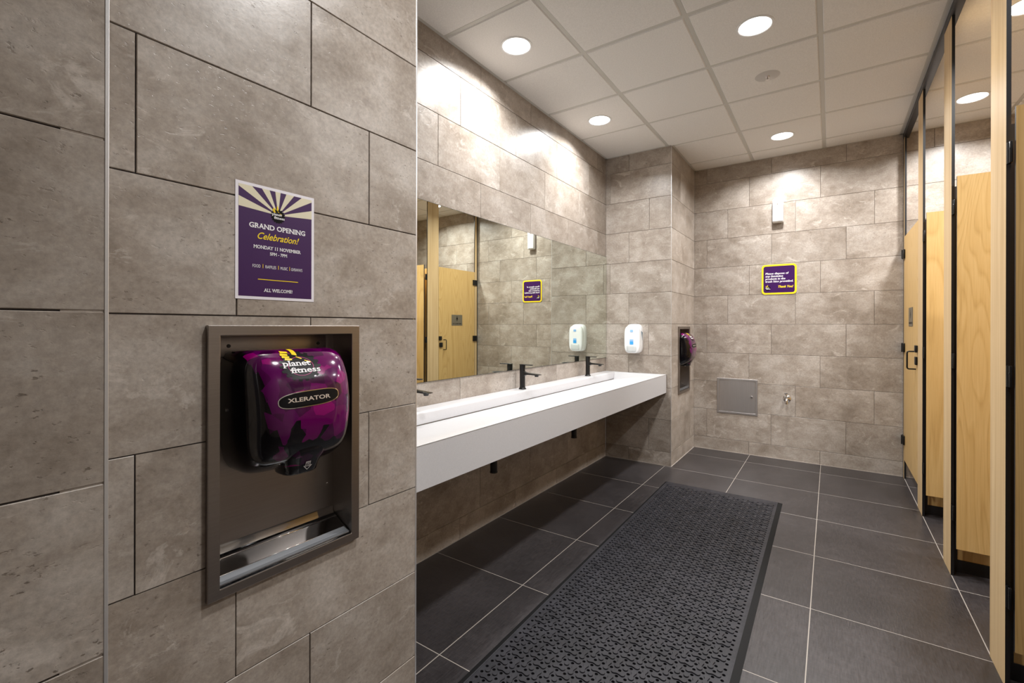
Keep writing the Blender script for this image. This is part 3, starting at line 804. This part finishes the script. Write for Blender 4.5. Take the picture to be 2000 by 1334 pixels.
t = thing('air_freshener', 'white air freshener dispenser high on the back wall', 'air freshener', (-.428, YD, 2.327))
bm = bmesh.new(); bx(bm, -.047, .047, -.055, -.0005, 0, .234, bev=.012, seg=4); bm_obj('housing', bm, M_PLAST, t, smooth=True, angle=.9)
bm = bmesh.new(); bx(bm, -.043, .043, -.062, -.05, .012, .230, bev=.010, seg=3); bm_obj('front_cover', bm, M_PLAST, t, smooth=True, angle=.9)
bm = bmesh.new(); bx(bm, -.016, .012, -.0632, -.0615, .203, .208); bm_obj('outlet_slot', bm, mat('amber_slot', srgb(130, 95, 30), .4), t)
bm = bmesh.new(); cyl(bm, (-.003, -.0635, .178), (-.003, -.0615, .178), .005, n=14); bm_obj('sensor', bm, mat('sensor_dark', srgb(90, 60, 15), .3), t)
fq = lambda x, y, l: (x, -.0622 - .0003 * l, y)
printed('status_mark', shift(text_polys('c', .02, .0), -.003, .150), fq, 1, M_BLUEL, t)

t = thing('steel_access_panel', 'small square brushed steel access panel low on the back wall', 'access panel', (-.795, YD, .400))
me = plate_mesh('frame', -.191, .191, 0, .367, .006, [(-.170, .170, .021, .346)], m=M_STEELP); me.transform(Matrix.Translation((0, -.0065, 0))); o = link('frame', me, t)
bv = o.modifiers.new('b', 'BEVEL'); bv.width = .002; bv.segments = 2
# slightly bowed door leaf
V = []; Fc = []; n = 16
for j, z in enumerate((.0235, .3435)):
    for i in range(n + 1):
        s = -1 + 2 * i / n; V.append((.167 * s, -.003 - .0055 * (1 - s * s), z))
for i in range(n): Fc.append((i, i + 1, n + 2 + i, n + 1 + i))
b = len(V); V += [(-.167, -.0005, .0235), (.167, -.0005, .0235), (-.167, -.0005, .3435), (.167, -.0005, .3435)]
Fc += [tuple(list(range(n + 1)) + [b + 1, b]), tuple(list(range(n + 1, 2 * n + 2)) + [b + 3, b + 2]), (0, n + 1, b + 2, b), (n, 2 * n + 1, b + 3, b + 1), (b, b + 1, b + 3, b + 2)]
o = mesh_obj('door_leaf', V, Fc, M_STEELP, t, smooth=True); o.data.set_sharp_from_angle(angle=.4)
bm = bmesh.new(); cyl(bm, (.135, -.014, .188), (.135, -.004, .188), .0095, .011, 20); bx(bm, .1335, .1365, -.0152, -.0135, .183, .193); bm_obj('lock_knob', bm, M_CHROME, o, smooth=True, angle=.6)

t = thing('hose_tap', 'small chrome hose tap low on the back wall beside the access panel', 'tap', (-.350, YD, .600))
bm = bmesh.new(); cyl(bm, (0, -.010, 0), (0, -.0005, 0), .020, .034, 28); bm_obj('flange', bm, M_CHROME, t, smooth=True, angle=.8)
bm = bmesh.new(); tube(bm, [(0, -.008, 0), (0, -.035, 0), (0, -.05, 0), (0, -.062, -.006), (0, -.066, -.02), (0, -.066, -.036)], [.013, .012, .012, .012, .011, .011], 16)
cyl(bm, (0, -.066, -.044), (0, -.066, -.034), .0135, n=16); bm_obj('spout', bm, M_CHROME, t, smooth=True, angle=.8)
bm = bmesh.new(); cyl(bm, (0, -.042, .008), (-.006, -.046, .050), .0075, .006, 14); cyl(bm, (-.020, -.046, .054), (.008, -.046, .058), .0065, n=14); bm_obj('handle', bm, M_CHROME, t, smooth=True, angle=.8)
bm = bmesh.new(); cyl(bm, (.0, -.044, .022), (.026, -.048, .026), .0085, n=14); bm_obj('valve_cap', bm, M_CHROME, t, smooth=True, angle=.8)

# ---------------------------------------------------------------- soap dispenser on the pillar
t = thing('soap_dispenser', 'white wall soap dispenser with pale blue marks on the tiled pillar', 'soap dispenser', (-1.560, YC, 1.047))
def ring(w, zc_, zh, y, n=36, e=4.0, dx=0.0, bulge=0.0):
    r = []
    for i in range(n):
        a = 2 * PI * i / n; c, s = math.cos(a), math.sin(a)
        r.append((dx + w * math.copysign(abs(c) ** (2 / e), c), -y, zc_ + zh * math.copysign(abs(s) ** (2 / e), s)))
    return r
bm = bmesh.new(); loft(bm, [ring(.078, .140, .140, .0005), ring(.080, .140, .141, .02), ring(.078, .140, .139, .05), ring(.072, .138, .132, .066), ring(.066, .137, .126, .070)]); bm_obj('back_housing', bm, M_PLAST, t, smooth=True, angle=1.2)
bm = bmesh.new(); loft(bm, [ring(.069, .134, .128, .055), ring(.076, .134, .132, .075), ring(.076, .133, .131, .095), ring(.072, .133, .127, .104), ring(.064, .133, .119, .109), ring(.03, .133, .08, .1115), ring(.003, .133, .01, .112)]); bm_obj('front_cover', bm, M_PLAST, t, smooth=True, angle=1.2)
bm = bmesh.new(); loft(bm, [ring(.046, .047, .034, .100), ring(.048, .046, .036, .112), ring(.044, .046, .032, .117), ring(.02, .046, .015, .1185)]); bm_obj('push_lever', bm, M_PLASG, t, smooth=True, angle=1.0)
bm = bmesh.new(); loft(bm, [[(.0785, -.030, .20), (.0785, -.058, .215), (.0785, -.058, .215), (.0785, -.038, .125)], [(.0806, -.030, .20), (.0800, -.058, .215), (.0800, -.058, .215), (.0806, -.038, .125)]]); bm_obj('level_window', bm, M_SLOT, t)
fq = lambda x, y, l: (x, -.1122 - .0005 * l, y)
printed('blue_mark', poly(rrect(.030, .022, .006, .002, .214)), fq, 3, M_BLUEL, t)
printed('blue_label', poly(rrect(.036, .030, .003, .002, .100)), fq, 3, M_BLUE, t)
printed('pale_label', poly(rrect(.036, .020, .003, .002, .124)), fq, 3, M_BLUEL, t)

# ---------------------------------------------------------------- cubicles
ZD0, ZD1 = .160, 2.083; TH = .013
HZ = (1.93, 1.128, .335)
def hinge(parent, closed, y):
    for z in HZ:
        bm = bmesh.new()
        if closed:
            bx(bm, XP - .014, XP - .0002, y - .046, y + .046, z - .038, z + .038, bev=.003)
            cyl(bm, (XP - .014, y, z - .038), (XP - .014, y, z + .038), .0075, n=14)
        else:
            cyl(bm, (XP + .004, y - .014, z - .038), (XP + .004, y - .014, z + .038), .0065, n=14)
            bx(bm, XP + .002, XP + .010, y - .034, y - .002, z - .038, z + .038, bev=.001)
            cyl(bm, (XP + .008, y - .030, z + .012), (XP + .001, y - .030, z + .012), .004, n=10)
        bm_obj('hinge', bm, M_BLACKH, parent, smooth=True, angle=.6)
def laminate(name, b, parent, face_axis, m=M_WOOD):
    bm = bmesh.new(); bx(bm, *b)
    for f in bm.faces:
        n = f.normal; f.material_index = 0 if abs(n[face_axis]) > .9 else 1
    me_o = bm_obj(name, bm, None, parent, mats=[m, M_BLACK])
    return me_o
def door_fittings(door, w, closed, y_h):
    """outer-face fittings; positions measured from the hinge edge y_h along the leaf"""
    def P(a, out, z):      # a = distance from the hinge edge, out = distance proud of the outer face
        return (XP - out, y_h - a, z) if closed else (XP + .013 + a, y_h - .052 - out, z)
    def bxp(bm, a0, a1, o0, o1, z0, z1, **k):
        p, q = P(a0, o0, z0), P(a1, o1, z1)
        bx(bm, min(p[0], q[0]), max(p[0], q[0]), min(p[1], q[1]), max(p[1], q[1]), z0, z1, **k)
    bm = bmesh.new(); tube(bm, [P(w - .095, 0, 1.122), P(w - .095, .040, 1.122), P(w - .095, .047, 1.119), P(w - .095, .050, 1.110), P(w - .095, .050, 1.003), P(w - .095, .047, .994), P(w - .095, .040, .991), P(w - .095, 0, .991)], .0055, 10)
    bm_obj('pull_handle', bm, M_BLACKH, door, smooth=True, angle=1.0)
    bm = bmesh.new(); bxp(bm, w - .068, w - .010, .0002, .013, 1.026, 1.086, bev=.003); bm_obj('lock', bm, M_BLACKH, door, smooth=True, angle=.6)
    bm = bmesh.new(); bxp(bm, w - .050, w - .002, .0002, .016, 1.118, 1.170, bev=.003); bm_obj('latch_stop', bm, M_BLACKH, door, smooth=True, angle=.6)
    ac, zc_ = w * .515, 1.385
    bm = bmesh.new(); bxp(bm, ac - .11, ac + .11, .0002, .002, zc_ - .074, zc_ + .074); sg = bm_obj('sign_plate', bm, M_PLATE, door)
    fd = lambda x, y, l: P(ac + x, .0022 + .0003 * l, zc_ + y)
    s = .030
    circ = [(s * .2 * math.cos(2 * PI * i / 14), .95 * s + .1 * s + s * .2 * math.sin(2 * PI * i / 14)) for i in range(14)]
    fig = merge(poly(circ), poly([(-.18 * s, .80 * s), (.18 * s, .80 * s), (.55 * s, -.25 * s), (.22 * s, -.25 * s), (.22 * s, -1.0 * s), (-.22 * s, -1.0 * s), (-.22 * s, -.25 * s), (-.55 * s, -.25 * s)]),
                poly([(-.2 * s, .78 * s), (-.62 * s, -.1 * s), (-.50 * s, -.16 * s), (-.12 * s, .5 * s)]), poly([(.2 * s, .78 * s), (.62 * s, -.1 * s), (.50 * s, -.16 * s), (.12 * s, .5 * s)]))
    printed('figure_symbol', shift(fig, 0, .018), fd, 1, M_INK, sg)
    printed('lettering', shift(text_polys('AMB FEMALE WC', .022, .02, width=.180), 0, -.056), fd, 1, M_INK, sg)

def cubicle(p0, p1, closed, label, filler=False, width=None):
    t = thing('toilet_cubicle', label, 'toilet cubicle', (XP, p0, 0), 'oak toilet cubicles')
    T = Matrix.Translation((-XP, -p0, 0))
    def fix():
        for c in t.children: c.matrix_parent_inverse = T
    if filler:
        laminate('pilaster', (XP, XP + TH, p0, p1 - .012, .0, ZC - .046), t, 0, M_PIL)
        box('wall_channel', (XP - .002, XP + TH + .004, p1 - .014, p1 - .0005, 0, ZC - .046), M_BLACK, t)
    else:
        laminate('pilaster', (XP, XP + TH, p0, p1, .0, ZC - .046), t, 0, M_PIL)
        yd = p0 + .068
        laminate('divider_panel', (XP + .034, XR - .02, yd, yd + TH, .062, 2.052), t, 1)
        box('divider_post', (XP + TH, XP + .036, yd - .006, yd + TH + .006, 0, 2.056), M_BLACK, t)
        box('divider_base', (XP + .036, XR - .012, yd - .006, yd + TH + .006, 0, .064), M_BLACK, t)
    w = width or .722
    if closed: dr = laminate('door', (XP + .0005, XP + TH + .0005, p0 - w, p0 - .003, ZD0, ZD1), t, 0)
    else: dr = laminate('door', (XP + .013, XP + .013 + w, p0 - .052, p0 - .052 + TH, ZD0, ZD1), t, 1)
    hinge(dr, closed, p0 if closed else p0)
    door_fittings(dr, w, closed, p0)
    fix()
    return t
cubicle(5.182, YD, True, 'far toilet cubicle with closed oak door against the back wall', True, width=5.182 - 4.437)
cubicle(4.232, 4.434, False, 'second toilet cubicle from the back wall, narrow slice of open oak door')
cubicle(3.312, 3.508, False, 'third toilet cubicle from the back wall, broad open oak door panel')
cubicle(2.392, 2.587, False, 'nearest toilet cubicle at right edge, wide pilaster and dark-grained door')
o = box('cubicle_head_rail', (XP - .006, XP + .034, YS, YD - .0005, ZC - .046, ZC - .0055), M_RAIL, bev=.001)
tag(o, 'dark grey metal head rail along the ceiling above the cubicles', 'rail')

# ---------------------------------------------------------------- rubber drainage mat
MX0, MX1, MY0, MY1 = -1.128, -.278, 1.10, 3.925
def rubber_mat():
    t = thing('rubber_mat', 'long black perforated rubber mat on the dark tiled floor', 'mat', ((MX0 + MX1) / 2, (MY0 + MY1) / 2, .0))
    t.rotation_euler = (0, 0, .008)
    W2, H2 = (MX1 - MX0) / 2, (MY1 - MY0) / 2
    p = .0328; nx, ny = 24, 81
    iw, ih = nx * p / 2, ny * p / 2
    offx = -.004
    # cells with octagonal holes at the corners of the dumbbell lattice: hole centre = cell centre of this grid
    zt = .0088; hr = .0066
    V, Fc = [], []
    idx = {}
    def gv(i, j):
        if (i, j) not in idx: idx[i, j] = len(V); V.append((offx - iw + i * p, -ih + j * p, zt))
        return idx[i, j]
    n = 8
    for i in range(nx):
        for j in range(ny):
            cx, cy = offx - iw + (i + .5) * p, -ih + (j + .5) * p
            c4 = [gv(i, j), gv(i + 1, j), gv(i + 1, j + 1), gv(i, j + 1)]
            b = len(V)
            for k in range(n):
                a = 2 * PI * (k + .5) / n - 3 * PI / 4 - PI / n
                V.append((cx + hr * math.cos(a), cy + hr * math.sin(a), zt))
            for k in range(n): V.append((V[b + k][0], V[b + k][1], .001))
            # ring index 0 points to corner 0 (-,-); 2 -> corner 1; 4 -> corner 2; 6 -> corner 3
            for q in range(4):
                k0 = 2 * q; k1 = (2 * q + 1) % n; k2 = (2 * q + 2) % n
                Fc.append((c4[q], b + k1, b + k0)); Fc.append((c4[q], c4[(q + 1) % 4], b + k1)); Fc.append((c4[(q + 1) % 4], b + k2, b + k1))
            for k in range(n): Fc.append((b + k, b + (k + 1) % n, b + n + (k + 1) % n, b + n + k))
    o = mesh_obj('perforated_sheet', V, Fc, M_RUB, t); o['kind'] = 'stuff'
    # raised dumbbells and dots at the grid corners
    def outline(L, rb, rn, m=10):
        """dumbbell along x with bulbs at 0 and L, slight S bend"""
        pts = []
        a0 = math.radians(52)
        for i in range(m + 1):
            a = a0 + (2 * PI - 2 * a0) * i / m; pts.append((rb * math.cos(a), rb * math.sin(a)))
        pts.append((L * .5 - .003, -rn + .0008)); pts.append((L * .5 + .003, -rn - .0004))
        for i in range(m + 1):
            a = PI + a0 + (2 * PI - 2 * a0) * i / m; pts.append((L + rb * math.cos(a), rb * math.sin(a)))
        pts.append((L * .5 + .003, rn - .0008)); pts.append((L * .5 - .003, rn + .0004))
        return pts
    V, Fc = [], []
    def raised(pts, cx, cy, rot):
        c, s = math.cos(rot), math.sin(rot); n = len(pts); b = len(V)
        mx, my = sum(q[0] for q in pts) / n, sum(q[1] for q in pts) / n
        for k, z in ((1.0, .0086), (.97, .0120), (.90, .0127)):
            for x, y in pts:
                # inset towards the medial axis by scaling about the nearest bulb centre
                x0 = max(0.0, min(x, DL)) if len(pts) > 14 else 0.0
                xx, yy = x0 + (x - x0) * k, y * k
                V.append((cx + xx * c - yy * s, cy + xx * s + yy * c, z))
        for r in range(2):
            for i in range(n): Fc.append((b + r * n + i, b + r * n + (i + 1) % n, b + (r + 1) * n + (i + 1) % n, b + (r + 1) * n + i))
        Fc.append(tuple(b + 2 * n + i for i in range(n)))
    DL = p
    dumb = outline(p, .0105, .0062); dot = [(.0098 * math.cos(2 * PI * i / 14), .0098 * math.sin(2 * PI * i / 14)) for i in range(14)]
    for i in range(1, nx):
        for j in range(1, ny):
            x, y = offx - iw + i * p, -ih + j * p; a, b = i % 3, j % 3
            if (a, b) == (0, 2) and j + 1 < ny: raised(dumb, x, y, R90)           # vertical: rows 2 and 0
            elif (a, b) == (1, 0) and j + 1 < ny: raised(dumb, x, y, R90)
            elif (a, b) == (2, 1) and i + 1 < nx: raised(dumb, x, y, 0)
            elif (a, b) == (1, 2) and i + 1 < nx: raised(dumb, x, y, 0)
            elif (a, b) == (2, 0): raised(dot, x, y, 0)
    o = mesh_obj('raised_studs', V, Fc, M_RUB, t); o['kind'] = 'stuff'
    # rim: flat border then bevelled edge to the floor
    A = [(offx - iw, -ih), (offx + iw, -ih), (offx + iw, ih), (offx - iw, ih)]
    rb = .024
    B_ = [(-W2 + rb, -H2 + rb), (W2 - rb - .004, -H2 + rb), (W2 - rb - .004, H2 - .016), (-W2 + rb - .008, H2 - .016)]
    Cc = [(-W2, -H2), (W2, -H2), (W2, H2), (-W2, H2)]
    V = [(x, y, .0095) for x, y in A] + [(x, y, .0098) for x, y in B_]
    Fc = [(i, (i + 1) % 4, 4 + (i + 1) % 4, 4 + i) for i in range(4)]
    mesh_obj('rim', V + [(x, y, .001) for x, y in A] + [(x, y, .001) for x, y in B_], Fc + [(8 + i, 8 + (i + 1) % 4, 12 + (i + 1) % 4, 12 + i) for i in range(4)], M_RUB, t)
    V = [(x, y, .0098) for x, y in B_] + [(x, y, .0012) for x, y in Cc] + [(x, y, .0003) for x, y in Cc] + [(x, y, .0003) for x, y in B_]
    Fc = [(k * 4 + i, k * 4 + (i + 1) % 4, (k * 4 + 4 + (i + 1) % 4) % 16, (k * 4 + 4 + i) % 16) for k in range(4) for i in range(4)]
    mesh_obj('bevelled_edge', V, Fc, M_RUBD, t)
rubber_mat()
